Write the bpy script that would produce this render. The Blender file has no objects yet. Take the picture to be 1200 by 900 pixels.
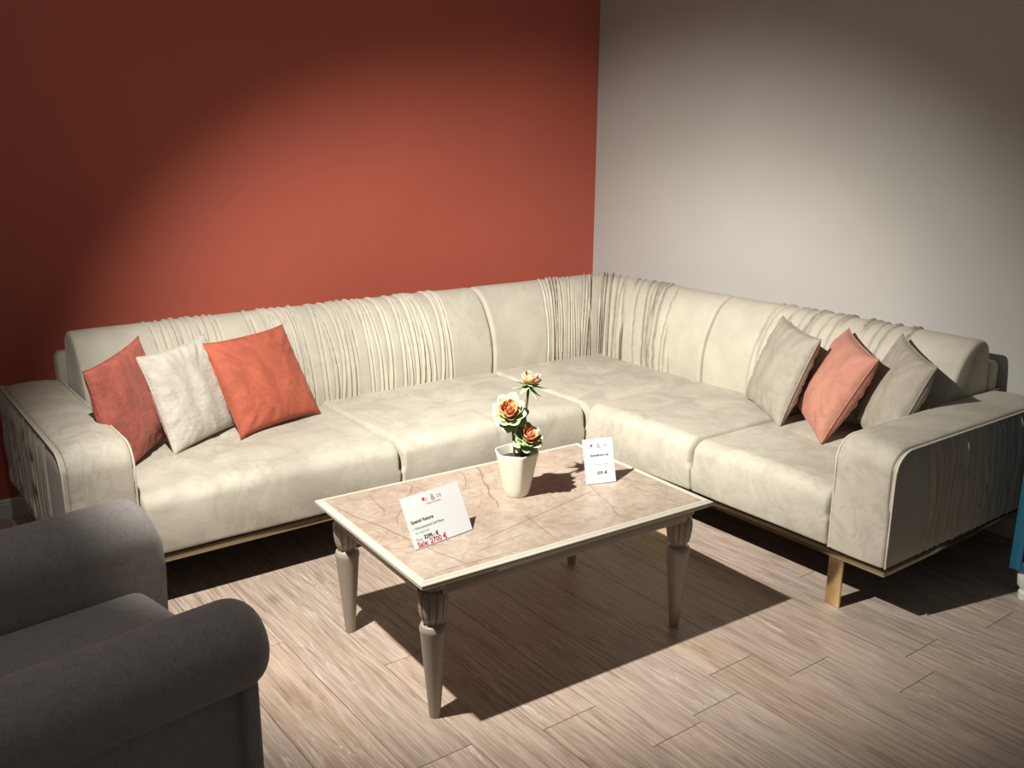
import bpy, bmesh, math, random
from mathutils import Matrix, Vector, noise

random.seed(7)
SC = bpy.context.scene
COL = SC.collection

# ------------------------------------------------------------------ camera
CAM_POS = Vector((-3.6373, -4.0829, 1.5709))
YAW, PITCH, ROLL, FPX = 0.6429, 0.2612, 0.0072, 1103.3
fw = Vector((math.sin(YAW) * math.cos(PITCH), math.cos(YAW) * math.cos(PITCH), -math.sin(PITCH)))
rt = Vector((math.cos(YAW), -math.sin(YAW), 0.0))
up = rt.cross(fw)
c_, s_ = math.cos(ROLL), math.sin(ROLL)
rt, up = c_ * rt + s_ * up, -s_ * rt + c_ * up
cam_data = bpy.data.cameras.new('camera')
cam_data.sensor_fit = 'HORIZONTAL'
cam_data.sensor_width = 36.0
cam_data.lens = FPX / 1200.0 * 36.0
cam_data.clip_start = 0.02
cam = bpy.data.objects.new('camera', cam_data)
COL.objects.link(cam)
cam.matrix_world = Matrix.Translation(CAM_POS) @ Matrix((rt, up, -fw)).transposed().to_4x4()
SC.camera = cam

# ------------------------------------------------------------------ world, lamps, exposure
world = bpy.data.worlds.new('showroom_ambient')
SC.world = world
world.use_nodes = True
bg = world.node_tree.nodes['Background']
bg.inputs['Color'].default_value = (1.0, 0.95, 0.9, 1)
bg.inputs['Strength'].default_value = 0.08

def spot(name, loc, aim, watts, size, blend, radius, col):
    l = bpy.data.lights.new(name, 'SPOT')
    l.energy = watts; l.spot_size = math.radians(size); l.spot_blend = blend
    l.shadow_soft_size = radius; l.color = col
    o = bpy.data.objects.new(name, l); COL.objects.link(o)
    o.location = loc
    o.rotation_euler = Vector(aim).to_track_quat('-Z', 'Y').to_euler()
    return o
LAMP = (-3.25, -2.06, 2.42)
# one lamp: its hot beam, its wide field and a little stray light
def edges(cos_outer): return math.degrees(2 * math.acos(cos_outer))
LAMP_COL = (1.0, 0.975, 0.89)
spot('ceiling_spotlight', LAMP, (0.735, 0.295, -0.61), 450, edges(.90), 1.0, 0.025, LAMP_COL)
spot('ceiling_spotlight_field', LAMP, (0.635, 0.315, -0.705), 460, edges(.745), 0.68, 0.025, LAMP_COL)
spot('ceiling_spotlight_stray', LAMP, (0.635, 0.34, -0.695), 10, 165, 0.5, 0.025, LAMP_COL)

SC.view_settings.view_transform = 'Standard'
SC.view_settings.look = 'None'
SC.view_settings.gamma = 1.0
SC.view_settings.use_curve_mapping = False
SC.view_settings.exposure = 0.0

# ------------------------------------------------------------------ helpers
def tag(o, label=None, cat=None, group=None, kind=None):
    if label: o['label'] = label
    if cat: o['category'] = cat
    if group: o['group'] = group
    if kind: o['kind'] = kind
    return o

def empty(name, loc, rz=0.0):
    o = bpy.data.objects.new(name, None); COL.objects.link(o)
    o.location = loc; o.rotation_euler = (0, 0, rz); o.empty_display_size = 0.1
    return o

def link(name, me, mat, parent=None, world_coords=False):
    o = bpy.data.objects.new(name, me); COL.objects.link(o)
    if mat is not None and not me.materials: me.materials.append(mat)
    if parent is not None:
        o.parent = parent
        if world_coords:
            m = Matrix.Identity(4); p = parent
            while p is not None:
                m = p.matrix_basis.inverted() @ m if p is parent else m
                p = None
            o.matrix_parent_inverse = m
    return o

def mesh(name, V, F, mat, parent=None, smooth=True, sharp=40, wc=False):
    me = bpy.data.meshes.new(name)
    me.from_pydata([tuple(v) for v in V], [], F)
    bm = bmesh.new(); bm.from_mesh(me)
    bmesh.ops.remove_doubles(bm, verts=bm.verts, dist=1e-5)
    bmesh.ops.recalc_face_normals(bm, faces=bm.faces)
    bm.to_mesh(me); bm.free()
    if smooth:
        me.shade_smooth(); me.set_sharp_from_angle(angle=math.radians(sharp))
    return link(name, me, mat, parent, wc)

def axis_coords(a, b, ra, rb, n, k=5):
    """coordinates along one axis: k steps in each rounding zone, n in between"""
    L = [a + ra * (1 - math.cos(i / k * math.pi / 2)) for i in range(k)]
    L += [a + ra + (b - rb - a - ra) * i / n for i in range(n + 1)]
    L += [b - rb + rb * math.sin(i / k * math.pi / 2) for i in range(1, k + 1)]
    return L

def round_box(lo, hi, r, n, disp=None, k=5, rlow=None):
    """closed box with elliptical edge radii r=(rx,ry,rz); rlow = radii of the lower half"""
    rlow = rlow or r
    C = [(lo[i] + hi[i]) / 2 for i in range(3)]
    ax = [axis_coords(lo[0], hi[0], r[0], r[0], n[0], k), axis_coords(lo[1], hi[1], r[1], r[1], n[1], k),
          axis_coords(lo[2], hi[2], rlow[2], r[2], n[2], k)]
    V, F, idx = [], [], {}
    def vid(i, j, l):
        if (i, j, l) in idx: return idx[(i, j, l)]
        p = [ax[0][i], ax[1][j], ax[2][l]]
        rr = r if p[2] > C[2] else rlow
        off, inn = [], []
        for a in range(3):
            c = min(max(p[a], lo[a] + rr[a]), hi[a] - rr[a])
            inn.append(c); off.append((p[a] - c) / rr[a] if rr[a] > 0 else 0)
        # map the cube corner onto the ellipsoid corner
        x, y, z = off
        q = (x * math.sqrt(max(0, 1 - y*y/2 - z*z/2 + y*y*z*z/3)), y * math.sqrt(max(0, 1 - z*z/2 - x*x/2 + z*z*x*x/3)),
             z * math.sqrt(max(0, 1 - x*x/2 - y*y/2 + x*x*y*y/3)))
        v = [inn[a] + rr[a] * q[a] for a in range(3)]
        if disp: v = disp(*v)
        idx[(i, j, l)] = len(V); V.append(tuple(v)); return idx[(i, j, l)]
    N = [len(a) - 1 for a in ax]
    for j in range(N[1]):
        for l in range(N[2]):
            for i in (0, N[0]):
                F.append((vid(i, j, l), vid(i, j+1, l), vid(i, j+1, l+1), vid(i, j, l+1)))
    for i in range(N[0]):
        for l in range(N[2]):
            for j in (0, N[1]):
                F.append((vid(i, j, l), vid(i+1, j, l), vid(i+1, j, l+1), vid(i, j, l+1)))
        for j in range(N[1]):
            for l in (0, N[2]):
                F.append((vid(i, j, l), vid(i+1, j, l), vid(i+1, j+1, l), vid(i, j+1, l)))
    return V, F

def box(name, lo, hi, mat, parent=None, bev=0.003, wc=False, segs=2):
    bm = bmesh.new()
    bmesh.ops.create_cube(bm, size=1)
    for v in bm.verts:
        v.co = Vector([lo[i] + (v.co[i] + .5) * (hi[i] - lo[i]) for i in range(3)])
    if bev:
        bmesh.ops.bevel(bm, geom=bm.edges[:], offset=bev, segments=segs, profile=.5, affect='EDGES')
    me = bpy.data.meshes.new(name); bm.to_mesh(me); bm.free()
    me.shade_smooth(); me.set_sharp_from_angle(angle=math.radians(35))
    return link(name, me, mat, parent, wc)

def catmull(P, n):
    out = []
    Q = [P[0]] + list(P) + [P[-1]]
    for i in range(1, len(Q) - 2):
        for k in range(n):
            t = k / n
            out.append(tuple(.5 * (2*Q[i][a] + (Q[i+1][a]-Q[i-1][a])*t + (2*Q[i-1][a]-5*Q[i][a]+4*Q[i+1][a]-Q[i+2][a])*t*t
                        + (3*Q[i][a]-Q[i-1][a]-3*Q[i+1][a]+Q[i+2][a])*t**3) for a in range(len(P[0]))))
    out.append(tuple(P[-1]))
    return out

def tube(name, pts, r, mat, parent=None, closed=False, seg=8, wc=False, taper=None):
    P = [Vector(p) for p in pts]; V, F = [], []; n = len(P)
    prev = None
    for i, p in enumerate(P):
        a = P[(i-1) % n] if (closed or i > 0) else p
        b = P[(i+1) % n] if (closed or i < n-1) else p
        t = (b - a).normalized()
        if prev is None:
            u = t.orthogonal().normalized()
        else:
            u = (prev - t * prev.dot(t)).normalized()
        prev = u; w = t.cross(u)
        rr = r * (taper(i / max(1, n-1)) if taper else 1)
        for k in range(seg):
            A = 2 * math.pi * k / seg
            V.append(p + rr * (math.cos(A) * u + math.sin(A) * w))
    m = n if closed else n - 1
    for i in range(m):
        for k in range(seg):
            a, b = i * seg, ((i+1) % n) * seg
            F.append((a + k, a + (k+1) % seg, b + (k+1) % seg, b + k))
    if not closed:
        F.append(tuple(range(seg))); F.append(tuple((n-1)*seg + k for k in range(seg)))
    return mesh(name, V, F, mat, parent, wc=wc, sharp=60)

def lathe(prof, seg=40, rad=None):
    """prof: (r,z) list from bottom to top; rad(angle,i,r,z)->r"""
    V, F = [], []
    for i, (r, z) in enumerate(prof):
        for k in range(seg):
            a = 2 * math.pi * k / seg
            q = rad(a, r, z) if rad else r
            V.append((q * math.cos(a), q * math.sin(a), z))
    for i in range(len(prof) - 1):
        for k in range(seg):
            F.append((i*seg + k, i*seg + (k+1) % seg, (i+1)*seg + (k+1) % seg, (i+1)*seg + k))
    F.append(tuple(range(seg))); F.append(tuple((len(prof)-1)*seg + k for k in range(seg)))
    return V, F

# ------------------------------------------------------------------ materials
class NT:
    def __init__(s, name):
        s.m = bpy.data.materials.new(name); s.m.use_nodes = True
        s.t = s.m.node_tree; s.b = s.t.nodes['Principled BSDF']; s.o = s.t.nodes['Material Output']
    def n(s, typ, **kw):
        nd = s.t.nodes.new(typ)
        for k, v in kw.items():
            if k in nd.inputs: nd.inputs[k].default_value = v
            else: setattr(nd, k, v)
        return nd
    def l(s, a, b): s.t.links.new(a, b)
    def coords(s, scale=(1, 1, 1), kind='Object', off=None):
        tc = s.n('ShaderNodeTexCoord'); mp = s.n('ShaderNodeMapping')
        mp.inputs['Scale'].default_value = scale
        s.l(tc.outputs[kind], mp.inputs['Vector'])
        if off: s.l(off, mp.inputs['Location'])
        return mp.outputs['Vector']
    def noise(s, vec, scale, detail=4, rough=.55, dist=0):
        nd = s.n('ShaderNodeTexNoise'); nd.inputs['Scale'].default_value = scale
        nd.inputs['Detail'].default_value = detail; nd.inputs['Roughness'].default_value = rough
        nd.inputs['Distortion'].default_value = dist
        s.l(vec, nd.inputs['Vector']); return nd.outputs['Fac']
    def ramp(s, fac, stops):
        r = s.n('ShaderNodeValToRGB'); e = r.color_ramp.elements
        while len(e) < len(stops): e.new(.5)
        for i, (p, c) in enumerate(stops):
            e[i].position = p; e[i].color = (*c, 1) if len(c) == 3 else c
        s.l(fac, r.inputs['Fac']); return r.outputs['Color']
    def mix(s, fac, a, b, typ='MIX'):
        m = s.n('ShaderNodeMix'); m.data_type = 'RGBA'; m.blend_type = typ
        for sock, v in ((m.inputs[0], fac), (m.inputs[6], a), (m.inputs[7], b)):
            if hasattr(v, 'links') or isinstance(v, bpy.types.NodeSocket): s.l(v, sock)
            else: sock.default_value = (*v, 1) if isinstance(v, tuple) and len(v) == 3 else v
        return m.outputs[2]
    def math(s, op, a, b=0.0, clamp=False):
        m = s.n('ShaderNodeMath'); m.operation = op; m.use_clamp = clamp
        for sock, v in ((m.inputs[0], a), (m.inputs[1], b)):
            if isinstance(v, bpy.types.NodeSocket): s.l(v, sock)
            else: sock.default_value = v
        return m.outputs[0]
    def bump(s, h, strength=.2, dist=.002):
        b = s.n('ShaderNodeBump'); b.inputs['Strength'].default_value = strength
        b.inputs['Distance'].default_value = dist
        s.l(h, b.inputs['Height']); s.l(b.outputs['Normal'], s.b.inputs['Normal'])
    def base(s, v):
        if isinstance(v, bpy.types.NodeSocket): s.l(v, s.b.inputs['Base Color'])
        else: s.b.inputs['Base Color'].default_value = (*v, 1)
    def set(s, **kw):
        for k, v in kw.items():
            s.b.inputs[k.replace('_', ' ')].default_value = v

def plain(name, col, rough=.5, metal=0.0, **kw):
    m = NT(name); m.base(col); m.set(Roughness=rough, Metallic=metal, **kw); return m.m

def velvet(name, col, dark=.82, scale=5.0, sheen=.2, bump=.12):
    m = NT(name)
    v = m.coords()
    n1 = m.noise(v, scale, 5, .6, 1.2)
    n2 = m.noise(v, scale * 5, 3, .5, .6)
    d = tuple(c * dark for c in col); h = tuple(min(1, c * 1.07) for c in col)
    c1 = m.ramp(n1, [(.38, d), (.52, col), (.66, h)])
    c2 = m.mix(.25, c1, m.ramp(n2, [(.35, d), (.65, h)]))
    # brushed nap: streaky marks where the pile lies the other way
    n3 = m.noise(m.coords((1.6, 1, .8)), scale * 1.7, 5, .65, 3.0)
    n4 = m.noise(v, scale * .5, 2)
    mk = m.math('MULTIPLY', m.ramp(n3, [(.50, (0, 0, 0)), (.56, (1, 1, 1))]), m.ramp(n4, [(.42, (0, 0, 0)), (.6, (1, 1, 1))]))
    c2 = m.mix(m.math('MULTIPLY', mk, .5), c2, tuple(c * (dark - .06) for c in col))
    m.base(c2)
    m.set(Roughness=.78, Sheen_Weight=sheen, Sheen_Roughness=.35, Specular_IOR_Level=.25)
    m.b.inputs['Sheen Tint'].default_value = (1, .97, .92, 1)
    m.bump(m.math('ADD', m.math('ADD', n1, m.noise(m.coords((1, 1, 2.2)), scale * 2.2, 3, .5, 1.5)), m.math('MULTIPLY', m.noise(v, 60, 3), .4)), bump, .006)
    return m.m

def paint(name, col, var=.04):
    m = NT(name); v = m.coords()
    n = m.noise(v, 1.3, 4)
    m.base(m.ramp(n, [(.3, tuple(c * (1 - var) for c in col)), (.7, tuple(c * (1 + var) for c in col))]))
    m.set(Roughness=.75, Specular_IOR_Level=.3)
    m.bump(m.noise(v, 180, 3, .6), .12, .001)
    return m.m

MAT = {}
MAT['red'] = paint('red_wall_paint', (.455, .103, .068))
MAT['grey'] = paint('grey_wall_paint', (.445, .425, .402))
MAT['white'] = plain('white_gloss_paint', (.62, .61, .58), .4)
MAT['velvet'] = velvet('beige_velvet', (.50, .457, .380))
MAT['velvet_pleat'] = velvet('beige_velvet_ruched', (.50, .457, .380), .9, 3.0, .18, .05)
MAT['piping'] = velvet('beige_velvet_piping', (.60, .545, .45), .9)
MAT['black'] = plain('black_underlay', (.008, .007, .007), .9)
MAT['brass'] = plain('brass_dim_tone', (.36, .31, .20), .2, 1.0)  # same metal as the legs, its dimmer reflections put into a darker colour
MAT['brass_lit'] = plain('brass_lit_tone', (.80, .62, .32), .25, 1.0)  # brass of the legs, brighter reflected light put into the colour
MAT['rose'] = velvet('rose_velvet', (.42, .115, .085), .8, 8, .15, .45)
MAT['cream'] = velvet('cream_velvet', (.55, .51, .445), .84, 8, .15, .45)
MAT['orange'] = velvet('coral_velvet', (.44, .108, .063), .8, 8, .15, .45)
MAT['taupe'] = velvet('taupe_satin_velvet', (.36, .32, .265), .86, 6, .15, .40)
MAT['pink'] = velvet('salmon_velvet', (.48, .215, .16), .86, 6, .15, .40)
MAT['taupe_paint'] = plain('taupe_lacquer', (.36, .30, .25), .35)
MAT['rim'] = plain('cream_lacquer', (.55, .51, .42), .38)
MAT['pot'] = plain('cream_ceramic', (.74, .70, .58), .3)
MAT['soil'] = plain('dark_soil', (.035, .025, .018), .95)
MAT['stem'] = plain('green_stem', (.09, .07, .03), .6)
MAT['paper'] = plain('white_paper', (.80, .80, .80), .6)
MAT['ink'] = plain('black_ink', (.03, .03, .03), .6)
MAT['ink_grey'] = plain('grey_ink', (.30, .31, .30), .6)
MAT['ink_red'] = plain('red_ink', (.55, .03, .06), .6)
MAT['ink_pink'] = plain('pink_ink', (.75, .35, .40), .6)
MAT['blue'] = plain('petrol_blue_lacquer', (.012, .11, .19), .4)
MAT['foot_white'] = plain('white_foot', (.7, .69, .66), .4)
MAT['chair_leg'] = plain('dark_wood_leg', (.03, .02, .015), .4)

def acrylic():
    m = NT('clear_acrylic'); m.base((.9, .92, .92))
    m.set(Roughness=.05, Alpha=.18)
    return m.m
MAT['acrylic'] = acrylic()

def wool():
    m = NT('grey_woven_fabric'); v = m.coords()
    a = m.noise(m.coords((560, 70, 70)), 1, 2); b = m.noise(m.coords((70, 560, 560)), 1, 2)
    w = m.math('ADD', a, b)
    n = m.noise(v, 40, 3)
    c = m.mix(.5, m.ramp(w, [(.7, (.21, .190, .180)), (1.25, (.47, .425, .41))]), m.ramp(n, [(.3, (.29, .265, .252)), (.7, (.39, .355, .34))]))
    m.base(c); m.set(Roughness=.9, Sheen_Weight=.25, Specular_IOR_Level=.2)
    m.bump(w, .25, .001)
    return m.m
MAT['wool'] = wool()

def wood():
    m = NT('whitewashed_oak_plank')
    oi = m.n('ShaderNodeObjectInfo')
    cb = m.n('ShaderNodeCombineXYZ')
    r = oi.outputs['Random']
    m.l(m.math('MULTIPLY', r, 37.0), cb.inputs[0]); m.l(m.math('MULTIPLY', r, 91.0), cb.inputs[1])
    off = cb.outputs[0]
    v = m.coords((1, .10, 1), off=off)
    g1 = m.noise(v, 34, 6, .62, 1.6)            # long grain
    v2 = m.coords((1, .22, 1), off=off)
    g2 = m.noise(v2, 6, 5, .6, 2.2)             # broad figure
    v3 = m.coords((1, .03, 1), off=off)
    g3 = m.noise(v3, 130, 3, .5, .2)            # fine pores
    c = m.ramp(g1, [(.30, (.16, .105, .070)), (.43, (.31, .228, .162)), (.56, (.42, .322, .24)), (.74, (.55, .46, .37))])
    c = m.mix(m.math('MULTIPLY', g2, .55), c, (.42, .30, .205))
    c = m.mix(.32, c, m.ramp(g3, [(.36, (.17, .115, .08)), (.6, (.52, .43, .34))]))
    # whitewash left in the cracks
    cr = m.noise(m.coords((1, .07, 1), off=off), 11, 4, .55, 2.8)
    band = m.math('SUBTRACT', 1.0, m.math('MULTIPLY', m.math('ABSOLUTE', m.math('SUBTRACT', cr, .5)), 70.0), True)
    gate = m.ramp(m.noise(m.coords((1, .5, 1), off=off), 3.2, 2), [(.50, (0, 0, 0)), (.58, (1, 1, 1))])
    c = m.mix(m.math('MULTIPLY', m.math('MULTIPLY', band, gate), .5), c, (.68, .62, .54))
    # knots
    vk = m.n('ShaderNodeTexVoronoi'); vk.inputs['Scale'].default_value = 2.3
    m.l(m.coords((1, .6, 1), off=off), vk.inputs['Vector'])
    kn = m.math('SUBTRACT', 1.0, m.math('MULTIPLY', vk.outputs['Distance'], 13.0), True)
    c = m.mix(m.math('MULTIPLY', kn, .55), c, (.12, .085, .06))
    hs = m.n('ShaderNodeHueSaturation')
    m.l(c, hs.inputs['Color'])
    m.l(m.math('ADD', m.math('MULTIPLY', r, .16), 1.12), hs.inputs['Value'])
    r2 = m.math('FRACT', m.math('MULTIPLY', r, 17.0))
    m.l(m.math('ADD', m.math('MULTIPLY', r2, .18), .86), hs.inputs['Saturation'])
    m.base(m.mix(1.0, hs.outputs['Color'], (1.0, .99, 1.06), 'MULTIPLY'))
    rr = m.math('ADD', m.math('MULTIPLY', g1, .25), .30)
    m.l(rr, m.b.inputs['Roughness']); m.set(Specular_IOR_Level=.45)
    m.bump(m.math('ADD', g1, m.math('MULTIPLY', g3, .5)), .18, .0015)
    return m.m
MAT['wood'] = wood()
MAT['gap'] = plain('dark_floor_joint', (.05, .035, .025), .9)

def marble():
    m = NT('veined_beige_marble_panel')
    v = m.coords()
    n1 = m.noise(v, 5, 6, .65, 1.5); n2 = m.noise(v, 26, 5, .6, 1.0)
    c = m.ramp(n1, [(.28, (.31, .235, .18)), (.45, (.39, .31, .245)), (.62, (.44, .365, .295)), (.8, (.52, .45, .38))])
    c = m.mix(.5, c, m.ramp(n2, [(.36, (.27, .195, .145)), (.7, (.52, .43, .36))]))
    # pale clouds and fine wandering veins
    wv = m.noise(v, 3.2, 5, .55, 3.5)
    vein = m.math('SUBTRACT', 1.0, m.math('MULTIPLY', m.math('ABSOLUTE', m.math('SUBTRACT', wv, .47)), 95.0), True)
    gate = m.ramp(m.noise(v, 2.7, 2), [(.50, (0, 0, 0)), (.58, (1, 1, 1))])
    c = m.mix(m.math('MULTIPLY', m.math('MULTIPLY', vein, gate), .6), c, (.17, .10, .07))
    # the straight and wandering veins of the print
    sep = m.n('ShaderNodeSeparateXYZ'); m.l(v, sep.inputs[0])
    wob = m.math('MULTIPLY', m.math('SUBTRACT', m.noise(v, 9, 3, .5, 0), .5), 1.0)
    segs = [((-.503, .302), (-.36, -.33), .004, .02), ((.30, -.06), (-.26, -.20), .0035, .004), ((-.04, -.11), (-.066, -.33), .003, .004),
            ((.43, -.33), (.39, -.08), .003, .02), ((.075, .345), (-.08, -.03), .0045, .05), ((.00, .345), (-.06, .18), .003, .05),
            ((-.50, -.10), (-.33, -.17), .003, .01), ((-.30, -.255), (-.12, -.225), .003, .01), ((.30, .02), (.19, -.31), .003, .05),
            ((.20, .10), (.42, .02), .003, .02), ((.36, .08), (.50, -.22), .0035, .06), ((-.36, .30), (-.40, .12), .003, .06),
            ((-.20, .30), (-.42, .02), .003, .06), ((-.45, -.30), (-.18, -.31), .003, .02), ((.16, .34), (.30, .13), .003, .02),
            ((-.23, .345), (-.19, .22), .003, .03), ((.52, .02), (.30, .07), .0035, .01)]
    tot = None
    for (a, b, w, wa) in segs:
        dx, dy = b[0] - a[0], b[1] - a[1]; L = math.hypot(dx, dy); ux, uy = dx / L, dy / L
        t = m.math('ADD', m.math('MULTIPLY', sep.outputs[0], ux), m.math('ADD', m.math('MULTIPLY', sep.outputs[1], uy), -(a[0]*ux + a[1]*uy)))
        d = m.math('ADD', m.math('MULTIPLY', sep.outputs[0], -uy), m.math('ADD', m.math('MULTIPLY', sep.outputs[1], ux), a[0]*uy - a[1]*ux))
        d = m.math('ADD', d, m.math('MULTIPLY', wob, wa))
        k = m.math('SUBTRACT', 1.0, m.math('DIVIDE', m.math('ABSOLUTE', d), w), True)
        e = m.math('SUBTRACT', 1.0, m.math('DIVIDE', m.math('ABSOLUTE', m.math('SUBTRACT', t, L/2)), L/2), True)
        k = m.math('MULTIPLY', k, m.math('MULTIPLY', e, 6.0, True))
        tot = k if tot is None else m.math('MAXIMUM', tot, k)
    c = m.mix(m.math('MULTIPLY', tot, .75), c, (.16, .09, .06))
    m.base(c); m.set(Roughness=.32, Specular_IOR_Level=.5)
    m.bump(n2, .05, .001)
    return m.m
MAT['marble'] = marble()

# ------------------------------------------------------------------ the room
WX, WY = 0.10, 0.112                       # grey wall plane x, red wall plane y
def struct(o): o['kind'] = 'structure'; return o

W_red = struct(box('wall_left', (-5.6, WY, 0), (WX + .12, WY + .12, 3.0), MAT['red'], bev=0))
W_grey = struct(box('wall_right', (WX, -5.2, 0), (WX + .12, WY, 3.0), MAT['grey'], bev=0))
tag(W_red, 'terracotta red painted wall behind the long side of the sofa')
tag(W_grey, 'light grey painted wall behind the short side of the sofa')

def skirting(name, along, a, b):
    prof = [(0, 0), (.014, 0), (.014, .058), (.010, .066), (.010, .072), (.004, .080), (0, .080)]
    V, F = [], []
    for t in (a, b):
        for (d, z) in prof:
            V.append((t, WY - d, z) if along == 'x' else (WX - d, t, z))
    n = len(prof)
    for i in range(n): F.append((i, (i+1) % n, n + (i+1) % n, n + i))
    F.append(tuple(range(n))); F.append(tuple(range(n, 2*n)))
    return struct(mesh(name, V, F, MAT['white'], sharp=20))
skirting('baseboard_left', 'x', -5.6, WX)
skirting('baseboard_right', 'y', -5.2, WY - .014)

floor = struct(box('floor', (-5.6, -5.2, -.06), (WX, WY, -.0125), MAT['gap'], bev=0))
tag(floor, 'whitewashed oak plank floor')
PW, X_REF = .1905, -1.655
known = {0: -2.436, 2: -2.825, -4: -1.815, -2: -2.58}
plank_cache = {}
def plank_mesh(w, L):
    key = (round(w, 3), round(L, 3))
    if key in plank_cache: return plank_cache[key]
    bm = bmesh.new(); bmesh.ops.create_cube(bm, size=1)
    for v in bm.verts:
        v.co = Vector((v.co.x * (w - .0022), v.co.y * (L - .0022), -.006 + v.co.z * .012))
    me = bpy.data.meshes.new('plank'); bm.to_mesh(me); bm.free()
    me.materials.append(MAT['wood']); plank_cache[key] = me
    return me
PL = 1.28
for k in range(-15, 10):
    x0, x1 = X_REF + k * PW, X_REF + (k + 1) * PW
    x1 = min(x1, WX)
    if x1 - x0 < .02: continue
    j = known.get(k, -1.9 + ((k * 0.447 * PL) % PL) + random.uniform(-.1, .1))
    while j > WY: j -= PL
    while j + PL < WY: j += PL
    y1 = WY
    y0 = j
    while y1 > -5.0:
        L = y1 - y0
        if L > .03:
            o = bpy.data.objects.new('plank', plank_mesh(x1 - x0, L)); COL.objects.link(o)
            o.location = ((x0 + x1) / 2, (y0 + y1) / 2, 0); o.parent = floor
        y1 = y0; y0 -= PL

# ------------------------------------------------------------------ sectional sofa
X0, Y0 = 0.075, -0.03                       # rear corner of the sofa
DF = 1.062                                  # depth, rear to front of the seats
def RED(s, d, z): return (X0 - s, Y0 - d, z)
def GREY(s, d, z): return (X0 - d, Y0 - s, z)
sofa = empty('sectional_sofa', (X0 - 1.0, Y0 - 1.0, 0))
tag(sofa, 'large beige velvet corner sofa with ruched backs and brass rail', 'sofa')
SEAT_Z, SEAT_B = .422, .207

def bumpn(p, sc, seed=0.0):
    return noise.noise(Vector((p[0]*sc + seed, p[1]*sc - seed, p[2]*sc + 3.1*seed)))

def seat(frm, s0, s1, d0=.27, d1=DF, seed=0., dimple=True, crease=True):
    sm, dm = (s0 + s1) / 2, d0 + (d1 - d0) * .5
    def disp(s, d, z):
        top = max(0, min(1, (z - .36) / .04))
        fr = max(0, min(1, (d - (d1 - .05)) / .04))
        # gentle crown, bulging front
        cx = 1 - ((s - sm) / ((s1 - s0) / 2)) ** 2
        z2 = z + top * (.008 * cx - .004)
        d2 = d + fr * .012 * math.sin(max(0, min(1, (z - SEAT_B) / (SEAT_Z - SEAT_B))) * math.pi)
        p = (s, d, z)
        z2 += top * .004 * bumpn(p, 5, seed)
        d2 += fr * .004 * bumpn(p, 6, seed + 5)
        if dimple:
            ds, dd = s - sm, d - dm
            r2 = ds*ds + dd*dd
            z2 -= top * .013 * math.exp(-r2 / .006)
            # star of folds round the tuft
            a = math.atan2(dd, ds)
            z2 -= top * .004 * max(0, math.cos(4 * a + seed)) ** 4 * math.exp(-r2 / .03)
        if crease:
            ds = s - sm
            if d > dm + .18:
                z2 -= top * .0035 * math.exp(-(ds / .006) ** 2) * min(1, (d - dm - .18) / .05)
            d2 -= fr * .0035 * math.exp(-(ds / .006) ** 2) * min(1, max(0, (z - .30) / .06))
        return frm(s, d2, z2)
    V, F = round_box((s0 + .002, d0, SEAT_B), (s1 - .002, d1, SEAT_Z), (.020, .055, .048), (60, 44, 14), disp, 6, (.012, .015, .012))
    o = mesh('seat_cushion', V, F, MAT['velvet'], sofa, wc=True, sharp=70)
    # piped seam along the front edges of the cushion
    return o

seat(RED, .27, 1.064, .27, 1.064, 1.3, True, False)         # corner seat
seat(RED, 1.066, 2.003, seed=2.1)
seat(RED, 2.003, 2.972, seed=3.7)
seat(GREY, 1.066, 1.69, seed=4.9)
seat(GREY, 1.69, 2.322, seed=6.2)

# ---- back cushions: a rolled profile swept along the sofa, ruched in its middle
PROF = catmull([(.365, .36), (.372, .42), (.375, .50), (.360, .60), (.325, .69), (.275, .765), (.215, .808), (.155, .816),
                (.110, .795), (.086, .74), (.080, .62), (.080, .36)], 5)
def prof_normals(P):
    N = []
    for i in range(len(P)):
        a, b = P[max(0, i-1)], P[min(len(P)-1, i+1)]
        tx, tz = b[0]-a[0], b[1]-a[1]; l = math.hypot(tx, tz)
        N.append((tz / l, -tx / l))
    return N
PN = prof_normals(PROF)
if PN[5][0] < 0: PN = [(-a, -b) for a, b in PN]

def ridges(a, b, step, rnd, wid=1.0, whole=False):
    a, b = min(a, b), max(a, b)
    R = []; t = a
    while t < b:
        R.append((t, rnd.uniform(.0050, .0095), wid * rnd.uniform(.0038, .0058), rnd.uniform(0, 6.28), rnd.uniform(.002, .012), rnd.uniform(-.012, .012),
                  rnd.uniform(.2, 1.0) if rnd.random() < .45 and not whole else 1.0, rnd.random() < .5))
        t += step * rnd.choice((.55, .75, .9, 1.0, 1.1, 1.25))
    return R
def ridge_h(s, v, R, a, b):
    h = 0
    for (t, amp, w, ph, wob, lean, ext, frm_top) in R:
        if abs(s - t) > .07: continue
        c = t + wob * math.sin(2.4 * math.pi * v + ph) + lean * (v - .5)
        q = (s - c) / w
        if abs(q) > 3.5: continue
        e = 1.0
        if ext < 1:
            x = v if frm_top else 1 - v
            e = max(0, min(1, (x - (1 - ext)) / .15))
        h += amp * (math.exp(-q*q) - .75 * math.exp(-(abs(q) - 1.9) ** 2)) * e
    return h

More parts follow.
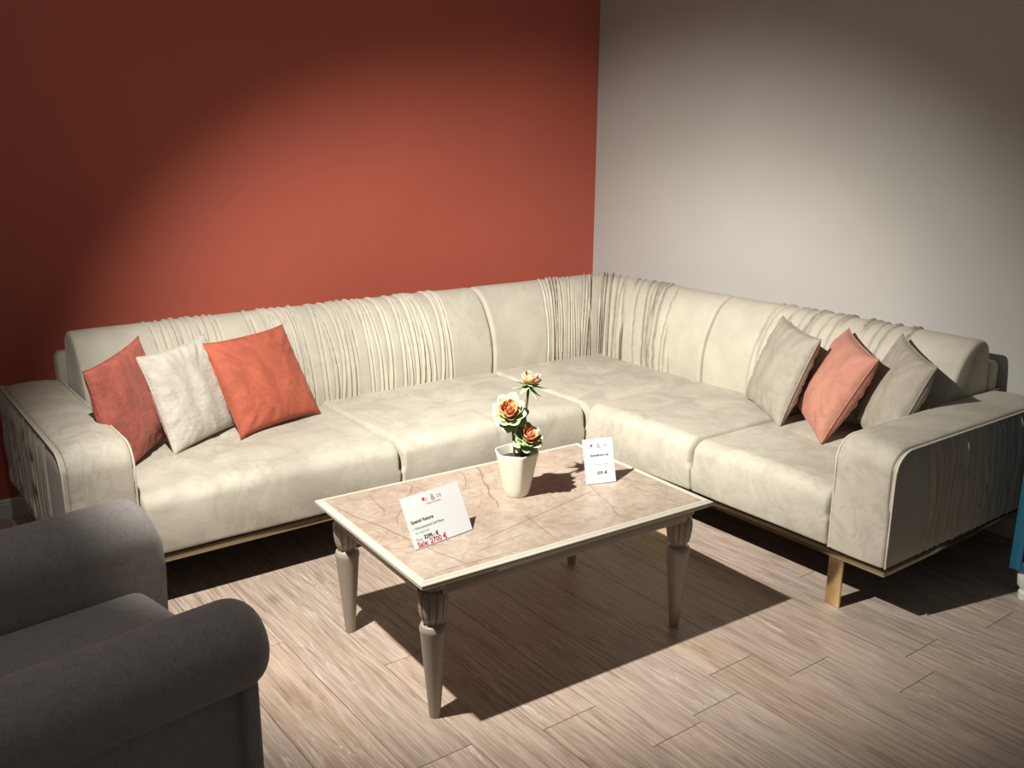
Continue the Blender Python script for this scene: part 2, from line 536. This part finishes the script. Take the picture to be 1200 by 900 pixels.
def back_cushion(frm, sa, sb, pa, pb, seed, mitre=False, step=.036, end_r=.022, amp=1.0):
    """from sa to sb; ruched between pa and pb; mitre=True ends at the 45 degree plane of the corner"""
    rnd = random.Random(seed)
    R = ridges(pa, pb, step, rnd)
    n = int(abs(sb - sa) / .0030)
    ks = [i / n for i in range(n + 1)]
    # extra columns where the ends round off
    ks = sorted(set(ks + [i / 6 * end_r / abs(sb-sa) for i in range(6)] + ([] if mitre else [1 - i / 6 * end_r / abs(sb-sa) for i in range(6)])))
    V, F = [], []; M = len(PROF)
    for t in ks:
        s = sa + (sb - sa) * t
        e = min(s - sa, 1e9 if mitre else sb - s) if sb > sa else min(sa - s, 1e9 if mitre else s - sb)
        inset = 0
        if e < end_r:
            q = (end_r - e) / end_r
            inset = end_r * .75 * (1 - math.sqrt(max(0, 1 - q*q)))
        for i, (d, z) in enumerate(PROF):
            v = i / (M - 1)
            nx, nz = PN[i]
            h = amp * ridge_h(s, v, R, pa, pb) * min(1, max(0, (.86 - v) / .08))
            pl = 1 if min(pa, pb) - .01 < s < max(pa, pb) + .01 else 0
            h += .003 * bumpn((s, d, z), 7, seed) * (1 - .5 * pl)
            if z < .40: inset_i = 0
            else: inset_i = inset
            dd, zz = d + nx * (h - inset_i), z + nz * (h - inset_i)
            ss = s
            if mitre:
                # sweep towards the 45 degree plane
                target = dd + .0015
                ss = sa + (target - sa) * t
            V.append(frm(ss, dd, zz))
    K = len(ks)
    for a in range(K - 1):
        for i in range(M - 1):
            F.append((a*M + i, a*M + i + 1, (a+1)*M + i + 1, (a+1)*M + i))
        F.append((a*M, (a+1)*M, (a+1)*M + M - 1, a*M + M - 1))
    F.append(tuple(range(M))); F.append(tuple((K-1)*M + i for i in range(M)))
    return mesh('back_cushion', V, F, MAT['velvet_pleat'], sofa, wc=True, sharp=60)

back_cushion(RED, 1.070, 2.955, 1.315, 2.70, 11)
back_cushion(RED, 1.064, .25, .700, .25, 12, mitre=True, step=.034)
back_cushion(GREY, 1.094, .25, .860, .255, 17, mitre=True, step=.036, amp=1.25)
back_cushion(GREY, 1.100, 2.315, 1.38, 2.10, 14, step=.044, amp=1.3)

# piping round the visible end of the back cushion by the right arm
def end_piping(frm, s):
    pts = [frm(s, d + PN[i][0] * -.012, z + PN[i][1] * -.012) for i, (d, z) in enumerate(PROF) if z > .42]
    tube('piping', pts, .0045, MAT['piping'], sofa, wc=True, seg=6)
end_piping(GREY, 2.300); end_piping(RED, 2.940); end_piping(RED, 1.084); end_piping(GREY, 1.114)

# back frames behind the cushions
def frame(frm, s0, s1, name='back_frame'):
    V, F = round_box((s0, 0, .20), (s1, .078, .715), (.02, .02, .035), (6, 2, 6), lambda s, d, z: frm(s, d, z), 4)
    mesh(name, V, F, MAT['velvet'], sofa, wc=True, sharp=60)
frame(RED, .0, 2.985); frame(GREY, .08, 2.315)

# ---- armrests
def armrest(frm, s0, s1, seed, ruche):
    """s1 is the outer side"""
    AZ, AB, AD = .606, .207, DF + .006
    def disp(s, d, z):
        top = max(0, min(1, (z - .52) / .05)); m = (s0 + s1) / 2
        z2 = z + top * .010 * (1 - ((s - m) / ((s1 - s0) / 2)) ** 2) + top * .003 * bumpn((s, d, z), 4, seed)
        d2 = d + (.006 * (1 - ((s - m) / ((s1 - s0) / 2)) ** 2) if d > AD - .05 else 0)
        return frm(s, d2, z2)
    V, F = round_box((s0, 0, AB), (s1 - .006, AD, AZ), (.012, .085, .075), (14, 30, 12), disp, 7, (.010, .012, .010))
    arm = mesh('armrest', V, F, MAT['velvet'], sofa, wc=True, sharp=70)
    # outline of the side (d, z), front bottom -> front top -> rear
    out = [(AD - .002, AB + .004)]
    out += [(AD - .002, AB + .02 + (AZ - .085 - AB) * i / 6) for i in range(1, 7)]
    for i in range(1, 9):
        a = i / 8 * math.pi / 2
        out.append((AD - .085 + .083 * math.cos(a), AZ - .077 + .074 * math.sin(a)))
    out += [(AD - .085 - (AD - .10) * i / 10, AZ - .003) for i in range(1, 11)]
    for s in (s1 + .001, s0 + .003):
        tube('piping', [frm(s, d, z) for d, z in out], .0036, MAT['piping'], arm, wc=True, seg=6)
    # ruched outer panel
    rnd = random.Random(seed * 7 + 1)
    p0, p1 = .03, AD - .20
    R = ridges(p0, p1, .034, rnd, 1.5, True)
    nd, nz = 460, 36
    V, F = [], []
    d_lo, d_hi, z_lo = .012, AD - .008, AB + .004
    for i in range(nd + 1):
        d = d_lo + (d_hi - d_lo) * i / nd
        zt = AZ - .006
        if d > AD - .085:
            q = (d - (AD - .085)) / .083
            zt = AZ - .08 + .072 * math.sqrt(max(0, 1 - q*q))
        for j in range(nz + 1):
            v = j / nz; z = z_lo + (zt - z_lo) * v
            edge = min(1, 10 * min(v, 1 - v, (d - d_lo) / .25 + .02, (d_hi - d) / .25 + .02))
            bow = .035 * math.sin(math.pi * v) * (d / AD)       # pleats bow
            h = ruche * ridge_h(d + bow, v, R, p0, p1)
            V.append(frm(s1 + .001 + edge * .005 + h * min(1, edge + .3), d, z))
    nv = len(V)
    for i in range(nd + 1):
        for j in range(nz + 1):
            x = V[i * (nz+1) + j]
            d = d_lo + (d_hi - d_lo) * i / nd
            zt = x[2]
            V.append(frm(s1 - .02, d, zt))
    w = nz + 1
    for i in range(nd):
        for j in range(nz):
            F.append((i*w + j, i*w + j + 1, (i+1)*w + j + 1, (i+1)*w + j))
            F.append((nv + i*w + j, nv + i*w + j + 1, nv + (i+1)*w + j + 1, nv + (i+1)*w + j))
        for j in (0, nz):
            F.append((i*w + j, (i+1)*w + j, nv + (i+1)*w + j, nv + i*w + j))
    for i in (0, nd):
        for j in range(nz):
            F.append((i*w + j, i*w + j + 1, nv + i*w + j + 1, nv + i*w + j))
    mesh('ruched_panel', V, F, MAT['velvet_pleat'], arm, wc=True, sharp=60)
armrest(RED, 2.975, 3.190, 3, .75)
armrest(GREY, 2.325, 2.542, 4, 1.35)

# ---- base, brass rail, legs
def fbox(name, frm, lo, hi, mat, bev=.002, parent=None):
    a, b = frm(*lo), frm(*hi)
    L = tuple(min(a[i], b[i]) for i in range(3)); H = tuple(max(a[i], b[i]) for i in range(3))
    return box(name, L, H, mat, parent or sofa, bev, True)
fbox('base_frame', RED, (.05, .05, .165), (3.14, 1.02, .212), MAT['black'])
fbox('base_frame', GREY, (1.03, .05, .165), (2.49, 1.02, .212), MAT['black'])
RZ0, RZ1 = .178, .199
fbox('brass_rail', RED, (1.045, 1.042, RZ0), (3.188, 1.062, RZ1), MAT['brass'])
fbox('brass_rail', GREY, (1.064, 1.042, RZ0), (2.540, 1.062, RZ1), MAT['brass'])
fbox('brass_rail', GREY, (2.520, .02, RZ0), (2.540, 1.041, RZ1), MAT['brass'])
fbox('brass_rail', RED, (3.168, .02, RZ0), (3.188, 1.041, RZ1), MAT['brass'])
def leg(frm, s, d, w=.028):
    """flat brass strap: two uprights side faces and a foot plate"""
    o = fbox('leg', frm, (s - w, d - .012, 0), (s + w, d, RZ0 + .002), MAT['brass_lit'], .003)
    return o
leg(RED, 3.08, 1.058); leg(GREY, 2.358, 1.058); leg(GREY, 1.55, 1.058)
leg(GREY, 2.358, .22); leg(RED, 2.93, .22); leg(RED, 1.9, .22); leg(GREY, 1.3, .22); leg(RED, .3, .22)

# ------------------------------------------------------------------ scatter pillows
def pillow(name, label, cat, mat, c, N, X, size, thick, seed, group=None):
    N = Vector(N).normalized(); X = Vector(X); X = (X - N * X.dot(N)).normalized(); Z = X.cross(-N)
    if Z.z < 0: Z = -Z
    Rm = Matrix((X, -N, Z)).transposed()
    n = 40; h = size / 2; V, F = [], []
    def pt(u, v, sgn):
        # sides drawn in slightly, corners pulled to points
        pin = 1 - .035 * (1 - v*v) * abs(u) ** 3 ; pin2 = 1 - .035 * (1 - u*u) * abs(v) ** 3
        ear = 1 + .035 * (abs(u) * abs(v)) ** 6
        x, z = h * u * pin * ear, h * v * pin2 * ear
        t = ((1 - u**2) * (1 - v**2))
        t = max(0, t) ** .37
        # wrinkles running in from the seams
        e = max(abs(u), abs(v))
        ang = math.atan2(v, u)
        wr = noise.noise(Vector((ang * 7.5, e * 1.6 + seed, sgn * 3 + seed))) * .020 * e**2 * min(1, (1-e) * 5) * .75
        wr += noise.noise(Vector((x * 16 + seed, z * 7, sgn))) * .009 * t
        y = sgn * (thick / 2 * t + wr) if e < .999 else 0
        return Rm @ Vector((x, y, z))
    for sgn in (-1, 1):
        o = len(V)
        for i in range(n + 1):
            for j in range(n + 1):
                u = math.sin((i / n - .5) * math.pi * .999) * .5 + (i / n - .5); v = math.sin((j / n - .5) * math.pi * .999) * .5 + (j / n - .5)
                u = max(-1, min(1, u)); v = max(-1, min(1, v))
                V.append(pt(u, v, sgn))
        for i in range(n):
            for j in range(n):
                F.append((o + i*(n+1) + j, o + i*(n+1) + j + 1, o + (i+1)*(n+1) + j + 1, o + (i+1)*(n+1) + j))
    root = empty(name, c)
    mesh('cover', V, F, mat, root, sharp=80)
    # seam cord round the edge
    rim = []
    for (a, b) in (((-1, -1), (1, -1)), ((1, -1), (1, 1)), ((1, 1), (-1, 1)), ((-1, 1), (-1, -1))):
        for k in range(14):
            t = k / 14
            rim.append(pt(a[0] + (b[0]-a[0]) * t, a[1] + (b[1]-a[1]) * t, 1))
    tube('seam', rim, .0028, mat, root, closed=True, seg=6)
    tag(root, label, cat, group)
    return root

pillow('scatter_pillow', 'dusty rose velvet pillow leaning on the armrest by the red wall', 'pillow', MAT['rose'], (-2.802, -.695, .622), (.72, -.66, .16), (.67, .73, .09), .385, .095, 1.0)
pillow('scatter_pillow', 'cream velvet pillow between a rose and a coral pillow', 'pillow', MAT['cream'], (-2.550, -.590, .606), (.5, -.8, .33), (.84, .53, .03), .370, .10, 2.0)
pillow('scatter_pillow', 'bright coral orange velvet pillow leaning on the sofa back', 'pillow', MAT['orange'], (-2.24, -.535, .60), (.22, -.84, .50), (.96, .28, .03), .39, .13, 3.0)
pillow('scatter_pillow', 'taupe satin pillow in front of the salmon pink pillow', 'pillow', MAT['taupe'], (-.42, -1.68, .612), (-.82, .46, .34), (-.51, -.86, -.05), .38, .13, 4.0)
pillow('scatter_pillow', 'salmon pink velvet pillow between two taupe pillows', 'pillow', MAT['pink'], (-.42, -1.945, .605), (-.72, .54, .44), (-.63, -.77, -.10), .38, .145, 5.0)
pillow('scatter_pillow', 'taupe satin pillow half hidden behind the salmon pillow and armrest', 'pillow', MAT['taupe'], (-.405, -2.190, .616), (-.73, .59, .34), (-.65, -.75, -.10), .38, .12, 6.0)

# ------------------------------------------------------------------ coffee table
TL, TW, TH = 1.05, .697, .450
table = empty('coffee_table', (-1.9641, -1.8667, 0), -.0453)
tag(table, 'low rectangular coffee table with marble-look top and turned taupe legs', 'coffee table')
def rect_sweep(name, prof, mat, parent, closed=True):
    V, F = [], []; n = len(prof)
    for (ins, z) in prof:
        a, b = TL/2 - ins, TW/2 - ins
        V += [(-a, -b, z), (a, -b, z), (a, b, z), (-a, b, z)]
    for i in range(n if closed else n - 1):
        for k in range(4):
            p, q = i*4, ((i+1) % n)*4
            F.append((p + k, p + (k+1) % 4, q + (k+1) % 4, q + k))
    return mesh(name, V, F, mat, parent, sharp=20)
rect_sweep('rim', [(.023, .441), (.021, .4495), (.012, .4505), (.008, .4475), (.004, .4470), (.000, .4445), (.000, .4355), (.003, .4330), (.007, .4320), (.010, .427), (.016, .423), (.030, .421), (.030, .441)], MAT['rim'], table)
V, F = round_box((-TL/2 + .0225, -TW/2 + .0225, .428), (TL/2 - .0225, TW/2 - .0225, .4478), (.001, .001, .001), (2, 2, 1), None, 1)
mesh('top_panel', V, F, MAT['marble'], table, smooth=False)
for (lo, hi) in (((-TL/2 + .08, -TW/2 + .030, .387), (TL/2 - .08, -TW/2 + .052, .424)), ((-TL/2 + .08, TW/2 - .052, .387), (TL/2 - .08, TW/2 - .030, .424)),
                 ((-TL/2 + .030, -TW/2 + .08, .387), (-TL/2 + .052, TW/2 - .08, .424)), ((TL/2 - .052, -TW/2 + .08, .387), (TL/2 - .030, TW/2 - .08, .424))):
    box('apron', lo, hi, MAT['taupe_paint'], table, .002)
def legprof():
    P = [(.0150, 0), (.0158, .004), (.0365, .262), (.0385, .270), (.0385, .278), (.0350, .286), (.0280, .2885)]
    P += [(.0255, .292), (.0255, .297)]
    P += [(.0290, .300), (.0345, .306), (.0385, .322), (.0415, .345), (.0425, .365), (.0410, .381), (.0370, .388)]
    P += [(.0300, .391), (.0300, .397), (.0380, .400), (.0440, .404), (.0450, .412), (.0440, .4215), (.040, .424)]
    return P
def flute(a, r, z):
    if .300 <= z <= .386:
        k = abs(math.cos(a * 6))
        return r * (1 - .07 * (1 - k) ** 2 * 1.0 - (.05 if k < .18 else 0))
    return r
V, F = lathe(legprof(), 72, flute)
leg0 = mesh('leg', V, F, MAT['taupe_paint'], table, sharp=35)
INS = .072
leg0.location = (-TL/2 + INS, -TW/2 + INS, 0)
for sx, sy in ((1, -1), (1, 1), (-1, 1)):
    o = leg0.copy(); COL.objects.link(o); o.parent = table
    o.location = (sx * (TL/2 - INS), sy * (TW/2 - INS), 0)

# ------------------------------------------------------------------ potted succulent
TOPZ = .4508
plant = empty('potted_succulent', (-1.925, -1.825, TOPZ - .003))
tag(plant, 'cream hexagonal pot of artificial succulents with three orange rosettes', 'potted plant')
def hexr(a, r, z):
    a2 = (a - math.radians(8)) % (math.pi / 3) - math.pi / 6
    hx = r * math.cos(math.pi / 6) / math.cos(a2) * 1.04
    k = .8 * min(1, max(0, z / .145)) ** .8
    return r * .97 * (1 - k) + k * min(hx, r * 1.005)
P = [(.030, 0), (.038, .001), (.041, .006), (.047, .03), (.0555, .07), (.0640, .11), (.0705, .140), (.0715, .146), (.0700, .148),
     (.0670, .147), (.0645, .139), (.0600, .118)]
V, F = lathe(P, 96, hexr)
mesh('pot', V, F, MAT['pot'], plant, sharp=50)
V, F = lathe([(.058, .112), (.0605, .120), (.045, .124), (.02, .127), (.004, .128)], 32, hexr)
mesh('soil', V, F, MAT['soil'], plant)

def leaf_mat(name, c_in, c_out, edge):
    m = NT(name)
    tc = m.n('ShaderNodeTexCoord'); sp = m.n('ShaderNodeSeparateXYZ'); m.l(tc.outputs['Generated'], sp.inputs[0])
    n = m.noise(tc.outputs['Object'], 60, 3)
    c = m.ramp(sp.outputs[0], [(.05, c_in), (.65, c_out), (.97, edge)])
    m.base(m.mix(.15, c, m.ramp(n, [(.3, c_in), (.7, edge)])))
    m.set(Roughness=.55, Specular_IOR_Level=.3)
    return m.m
ML = {'in': leaf_mat('orange_leaf', (.30, .10, .03), (.66, .17, .07), (.72, .30, .15)),
      'mid': leaf_mat('orange_green_leaf', (.28, .22, .06), (.66, .24, .11), (.74, .50, .32)),
      'out': leaf_mat('pale_green_leaf', (.12, .22, .06), (.33, .47, .22), (.64, .69, .46))}
def leaf_mesh(name, L, W, curl, mat, pointed):
    V, F = [], []; nu, nv = 6, 4
    for s in (0, 1):
        for i in range(nu + 1):
            t = i / nu
            w = W * (math.sin(math.pi * min(1, t ** (.75 if not pointed else .6) * .93 + .05)) ** (.7 if not pointed else 1.0) + .06)
            for j in range(nv + 1):
                v = j / nv * 2 - 1
                x = L * t; y = w / 2 * v
                z = curl * L * t * t - .20 * W * (1 - v*v) * math.sin(math.pi * t) - (.0012 if s else 0)
                V.append((x, y, z))
    o = (nu + 1) * (nv + 1); w = nv + 1
    for i in range(nu):
        for j in range(nv):
            a = i*w + j
            F.append((a, a+1, a+w+1, a+w)); F.append((o+a, o+a+w, o+a+w+1, o+a+1))
        for j in (0, nv):
            a = i*w + j; F.append((a, a+w, o+a+w, o+a))
    for i in (0, nu):
        for j in range(nv):
            a = i*w + j; F.append((a, a+1, o+a+1, o+a))
    me = bpy.data.meshes.new(name); me.from_pydata(V, [], F)
    bm = bmesh.new(); bm.from_mesh(me); bmesh.ops.recalc_face_normals(bm, faces=bm.faces); bm.to_mesh(me); bm.free()
    me.shade_smooth(); me.materials.append(mat)
    return me
LM = {'in': leaf_mesh('inner_leaf', .022, .014, .35, ML['in'], True), 'mid': leaf_mesh('middle_leaf', .034, .024, .25, ML['mid'], False),
      'out': leaf_mesh('outer_leaf', .048, .044, .22, ML['out'], False), 'slim': leaf_mesh('slim_leaf', .050, .017, .10, ML['out'], True)}
def rosette(c, n, scale, seed, slim=False):
    rnd = random.Random(seed)
    V, F = lathe([(.004, -.012), (.008, -.006), (.009, .0), (.006, .006), (.002, .009)], 12)
    core = mesh('rosette', V, F, ML['in'], plant)
    q = Vector(n).normalized().to_track_quat('Z', 'Y').to_matrix().to_4x4()
    core.matrix_local = Matrix.Translation(c) @ q @ Matrix.Scale(scale, 4)
    rings = [('in', 5, 72, .001, .006), ('in', 7, 50, .003, .004), ('mid', 7, 36, .004, .001), ('mid', 8, 20, .005, -.002),
             ('slim' if slim else 'out', 8, 6 if not slim else -4, .005, -.005)]
    rings.append(('slim', 5, -38, .004, -.009) if slim else ('out', 7, -26, .005, -.010))
    if seed == 1: rings.append(('out', 6, -55, .004, -.014))
    for (kind, cnt, tilt, rad, z) in rings:
        a0 = rnd.uniform(0, 6.28)
        for k in range(cnt):
            a = a0 + 2 * math.pi * k / cnt + rnd.uniform(-.14, .14)
            o = bpy.data.objects.new('petal', LM[kind]); COL.objects.link(o); o.parent = core
            o.matrix_local = (Matrix.Rotation(a, 4, 'Z') @ Matrix.Translation((rad, 0, z)) @ Matrix.Rotation(-math.radians(tilt + rnd.uniform(-7, 7)), 4, 'Y')
                              @ Matrix.Scale(rnd.uniform(.9, 1.1), 4))
    return core
ROS = [((-.042, -.015, .288), (-.45, -.55, .70), 1.12, 1, False), ((.004, -.055, .208), (-.12, -.62, .78), .95, 2, False), ((.052, .005, .362), (.28, -.10, 1.0), 1.08, 3, True)]
for (c, n, s, sd, sl) in ROS:
    rosette(Vector(c), n, s, sd, sl)
    e = Vector(c) - Vector(n).normalized() * .008
    b0 = Vector((.012 if c[0] > 0 else -.008, .0, .118))
    mid = (b0 + e) / 2 + Vector((.006, .004, .01))
    tube('stem', catmull([tuple(b0), tuple(mid), tuple(e)], 6), .0042, MAT['stem'], plant, seg=8)

# ------------------------------------------------------------------ price signs
def text_mesh(name, s, size, mat, parent, x, z, y, align='LEFT', bold=0.0):
    cu = bpy.data.curves.new(name, 'FONT'); cu.body = s; cu.size = size; cu.align_x = align
    cu.offset = bold; cu.resolution_u = 3
    to = bpy.data.objects.new(name + '_tmp', cu); COL.objects.link(to)
    bpy.context.view_layer.update()
    me = bpy.data.meshes.new_from_object(to.evaluated_get(bpy.context.evaluated_depsgraph_get()))
    bpy.data.objects.remove(to); bpy.data.curves.remove(cu)
    me.name = name; me.materials.clear(); me.materials.append(mat)
    for v in me.vertices: v.co = Vector((v.co.x + x, y, v.co.y + z))
    return link(name, me, mat, parent)
def price_sign(label, cx, cy, yaw, lean, w, h, lines):
    root = empty('price_sign', (cx, cy, TOPZ - .003), yaw)
    tag(root, label, 'sign')
    tilt = Matrix.Rotation(-lean, 4, 'X')
    ho = box('holder', (-w/2 - .002, .0012, .002), (w/2 + .002, .0034, h + .003), MAT['acrylic'], root, .0005)
    ho.matrix_local = tilt
    ft = box('foot', (-w/2 + .004, .000, .0), (w/2 - .004, .045, .0018), MAT['acrylic'], root, .0005)
    pa = box('paper', (-w/2, .0002, .003), (w/2, .0010, h + .001), MAT['paper'], root, 0)
    pa.matrix_local = tilt
    for (s, size, mat, x, z, al, bold) in lines:
        text_mesh('lettering', s, size, MAT[mat], pa, x, z, -.0004, al, bold)
    return root
price_sign('wide white price sign with red sale price on the marble-look table', -2.304, -1.991, .125, .475, .21, .148, [
    ('\u2022', .030, 'ink_red', -.030, .1205, 'CENTER', .001), ('o', .020, 'ink_pink', -.022, .124, 'CENTER', 0), ('&', .026, 'ink_grey', .003, .1205, 'CENTER', 0),
    ('o', .020, 'ink_pink', .020, .124, 'CENTER', 0), ('o', .018, 'ink_grey', .030, .124, 'CENTER', 0),
    ('MÖBEL & WOHNEN', .0058, 'ink_red', .002, .113, 'CENTER', 0),
    ('Speziell Rabatte', .0125, 'ink', -.094, .073, 'LEFT', .0002), ('\u2022 Wohnlandschaft Stoff Beige', .0095, 'ink_grey', -.094, .055, 'LEFT', .0002),
    ('  wie abgebildet', .0085, 'ink_grey', -.094, .043, 'LEFT', 0), ('Preis:', .0105, 'ink_grey', -.094, .0235, 'LEFT', 0),
    ('3299.- \u20ac', .0150, 'ink', -.066, .0235, 'LEFT', .0004), ('Sale: 2700 \u20ac', .0210, 'ink_red', -.094, .0060, 'LEFT', .0004)])
price_sign('narrow white price sign on the table beside the shadow of the plant', -1.641, -1.917, -.325, .319, .105, .148, [
    ('\u2022', .030, 'ink_red', -.024, .118, 'CENTER', .001), ('o', .018, 'ink_pink', -.030, .122, 'CENTER', 0), ('&', .026, 'ink_grey', .001, .1185, 'CENTER', 0),
    ('o', .018, 'ink_pink', .018, .122, 'CENTER', 0), ('o', .020, 'ink_grey', .027, .122, 'CENTER', 0),
    ('Beistelltisch Set', .0105, 'ink', .002, .092, 'CENTER', .0002),
    ('Aktions- Preis', .0090, 'ink_grey', .004, .062, 'CENTER', 0), ('559.-\u20ac', .0135, 'ink', .006, .032, 'CENTER', .0004)])

# ------------------------------------------------------------------ grey armchair
A7 = math.radians(7.5)
chair = empty('armchair', (-3.435, -2.085, 0), A7)
tag(chair, 'dark grey woven fabric armchair with rolled arms', 'armchair')
FR = .40                                     # front of the arms along local x
def rolled_arm(yc, sgn, FR=FR, dome=.06, rake=0.0):
    """sweep of a scroll profile along x, domed at the front; outer side towards sgn"""
    r, zc = .096, (.543 if sgn < 0 else .562)
    prof = []
    for k in range(25):
        a = math.radians(-82 + k * (180 + 82 + 8) / 24)
        prof.append((r * math.cos(a) * sgn, zc + r * math.sin(a)))
    prof.append((-sgn * .093, .48)); prof.append((-sgn * .085, .40)); prof.append((-sgn * .075, .22))
    prof.append((sgn * .020, .22)); prof.append((sgn * .020, .44))
    xs = [-.42 + (FR - dome + .42) * i / 16 for i in range(17)] + [FR - dome + dome * math.sin(i / 8 * math.pi / 2) for i in range(1, 9)]
    V, F = [], []; n = len(prof)
    for x in xs:
        q = max(0, (x - (FR - dome)) / dome)
        k = 1 - (1 - math.sqrt(max(0, 1 - q*q))) * dome / .11 if q > 0 else 1
        rk = max(0, (x + .1) / (FR + .1))
        for i, (y, z) in enumerate(prof):
            if i < 25:
                yy, zz = y * k, zc + (z - zc) * k
                V.append((x - rake * rk * (zz - .45), yc + yy, zz))
            else:
                V.append((min(x, FR - .035), yc + y, z))
    for a in range(len(xs) - 1):
        for i in range(n):
            F.append((a*n + i, a*n + (i+1) % n, (a+1)*n + (i+1) % n, (a+1)*n + i))
    F.append(tuple(range(n))); F.append(tuple((len(xs)-1)*n + i for i in range(n)))
    arm = mesh('arm', V, F, MAT['wool'], chair, sharp=35)
    # outer side panel set in below the roll
    V2, F2 = round_box((-.40, yc + sgn*.014 - .022, .20), (FR - .045, yc + sgn*.014 + .022, .50), (.012, .012, .012), (4, 2, 4), None, 3)
    mesh('side_panel', V2, F2, MAT['wool'], arm)
    V3, F3 = round_box((FR - .066, yc - .062, .19), (FR - .030, yc + .062, .475), (.010, .012, .012), (2, 4, 6), None, 3)
    mesh('front_panel', V3, F3, MAT['wool'], arm)
rolled_arm(-.305, -1); rolled_arm(.335, 1, FR + .085, .035, .28)
V, F = round_box((-.40, -.25, .20), (FR - .05, .25, .335), (.02, .02, .02), (6, 6, 2), None, 3)
mesh('seat_base', V, F, MAT['wool'], chair)
V, F = round_box((-.36, -.248, .33), (FR - .005, .248, .455), (.05, .03, .05), (12, 10, 3), lambda x, y, z: (x, y, z + (.015 * (1 - (y/.25)**2) if z > .4 else 0)), 5)
mesh('seat_cushion', V, F, MAT['wool'], chair)
V, F = round_box((-.10, -.33, .22), (.10, .33, .92), (.06, .05, .08), (4, 10, 10), lambda x, y, z: (x - .42 - .22 * (z - .3), y, z), 5)
mesh('backrest', V, F, MAT['wool'], chair)
for lx in (-.36, FR - .10):
    for ly in (-.28, .28):
        V, F = lathe([(.014, 0), (.016, .01), (.026, .20), (.026, .21)], 16)
        o = mesh('leg', V, F, MAT['chair_leg'], chair); o.location = (lx, ly, 0)

# ------------------------------------------------------------------ blue cabinet at the edge
cab = empty('blue_cabinet', (-.45, -2.718, 0))
tag(cab, 'petrol blue lacquered cabinet with framed panel and white feet by the sofa arm', 'cabinet')
CX, CW, CD, CZ0, CZ1 = 0.0, .90, .40, .120, .80
box('body', (.012, -CW, CZ0), (CD, 0, CZ1), MAT['blue'], cab, .003)
box('front_frame', (0, -.040, CZ0), (.014, 0, CZ1), MAT['blue'], cab, .003)
box('front_frame', (0, -CW, CZ0), (.014, -CW + .04, CZ1), MAT['blue'], cab, .003)
box('front_frame', (0, -CW + .04, CZ1 - .045), (.014, -.040, CZ1), MAT['blue'], cab, .003)
box('front_frame', (0, -CW + .04, CZ0), (.014, -.040, CZ0 + .035), MAT['blue'], cab, .003)
for i in range(3):
    z0 = CZ0 + .042 + i * .197
    dr = box('drawer', (.002, -CW + .048, z0), (.016, -.048, z0 + .190), MAT['blue'], cab, .004)
    V, F = lathe([(.006, 0), (.006, .012), (.014, .018), (.014, .026), (.008, .030)], 20)
    kn = mesh('knob', V, F, MAT['brass'], dr)
    kn.matrix_local = Matrix.Translation((.002, -CW/2, z0 + .095)) @ Matrix.Rotation(-math.pi/2, 4, 'Y')
box('top_board', (-.012, -CW - .012, CZ1), (CD + .005, .012, CZ1 + .022), MAT['blue'], cab, .004)
V, F = lathe([(.018, 0), (.022, .004), (.024, .03), (.020, .036), (.020, .042), (.030, .055), (.034, .09), (.034, .122)], 28)
ft = mesh('foot', V, F, MAT['foot_white'], cab, sharp=35)
for i, (a, b) in enumerate(((.055, -.045), (.055, -CW + .045), (CD - .05, -.045), (CD - .05, -CW + .045))):
    o = ft if i == 0 else ft.copy()
    if i: COL.objects.link(o); o.parent = cab
    o.location = (a, b, 0)
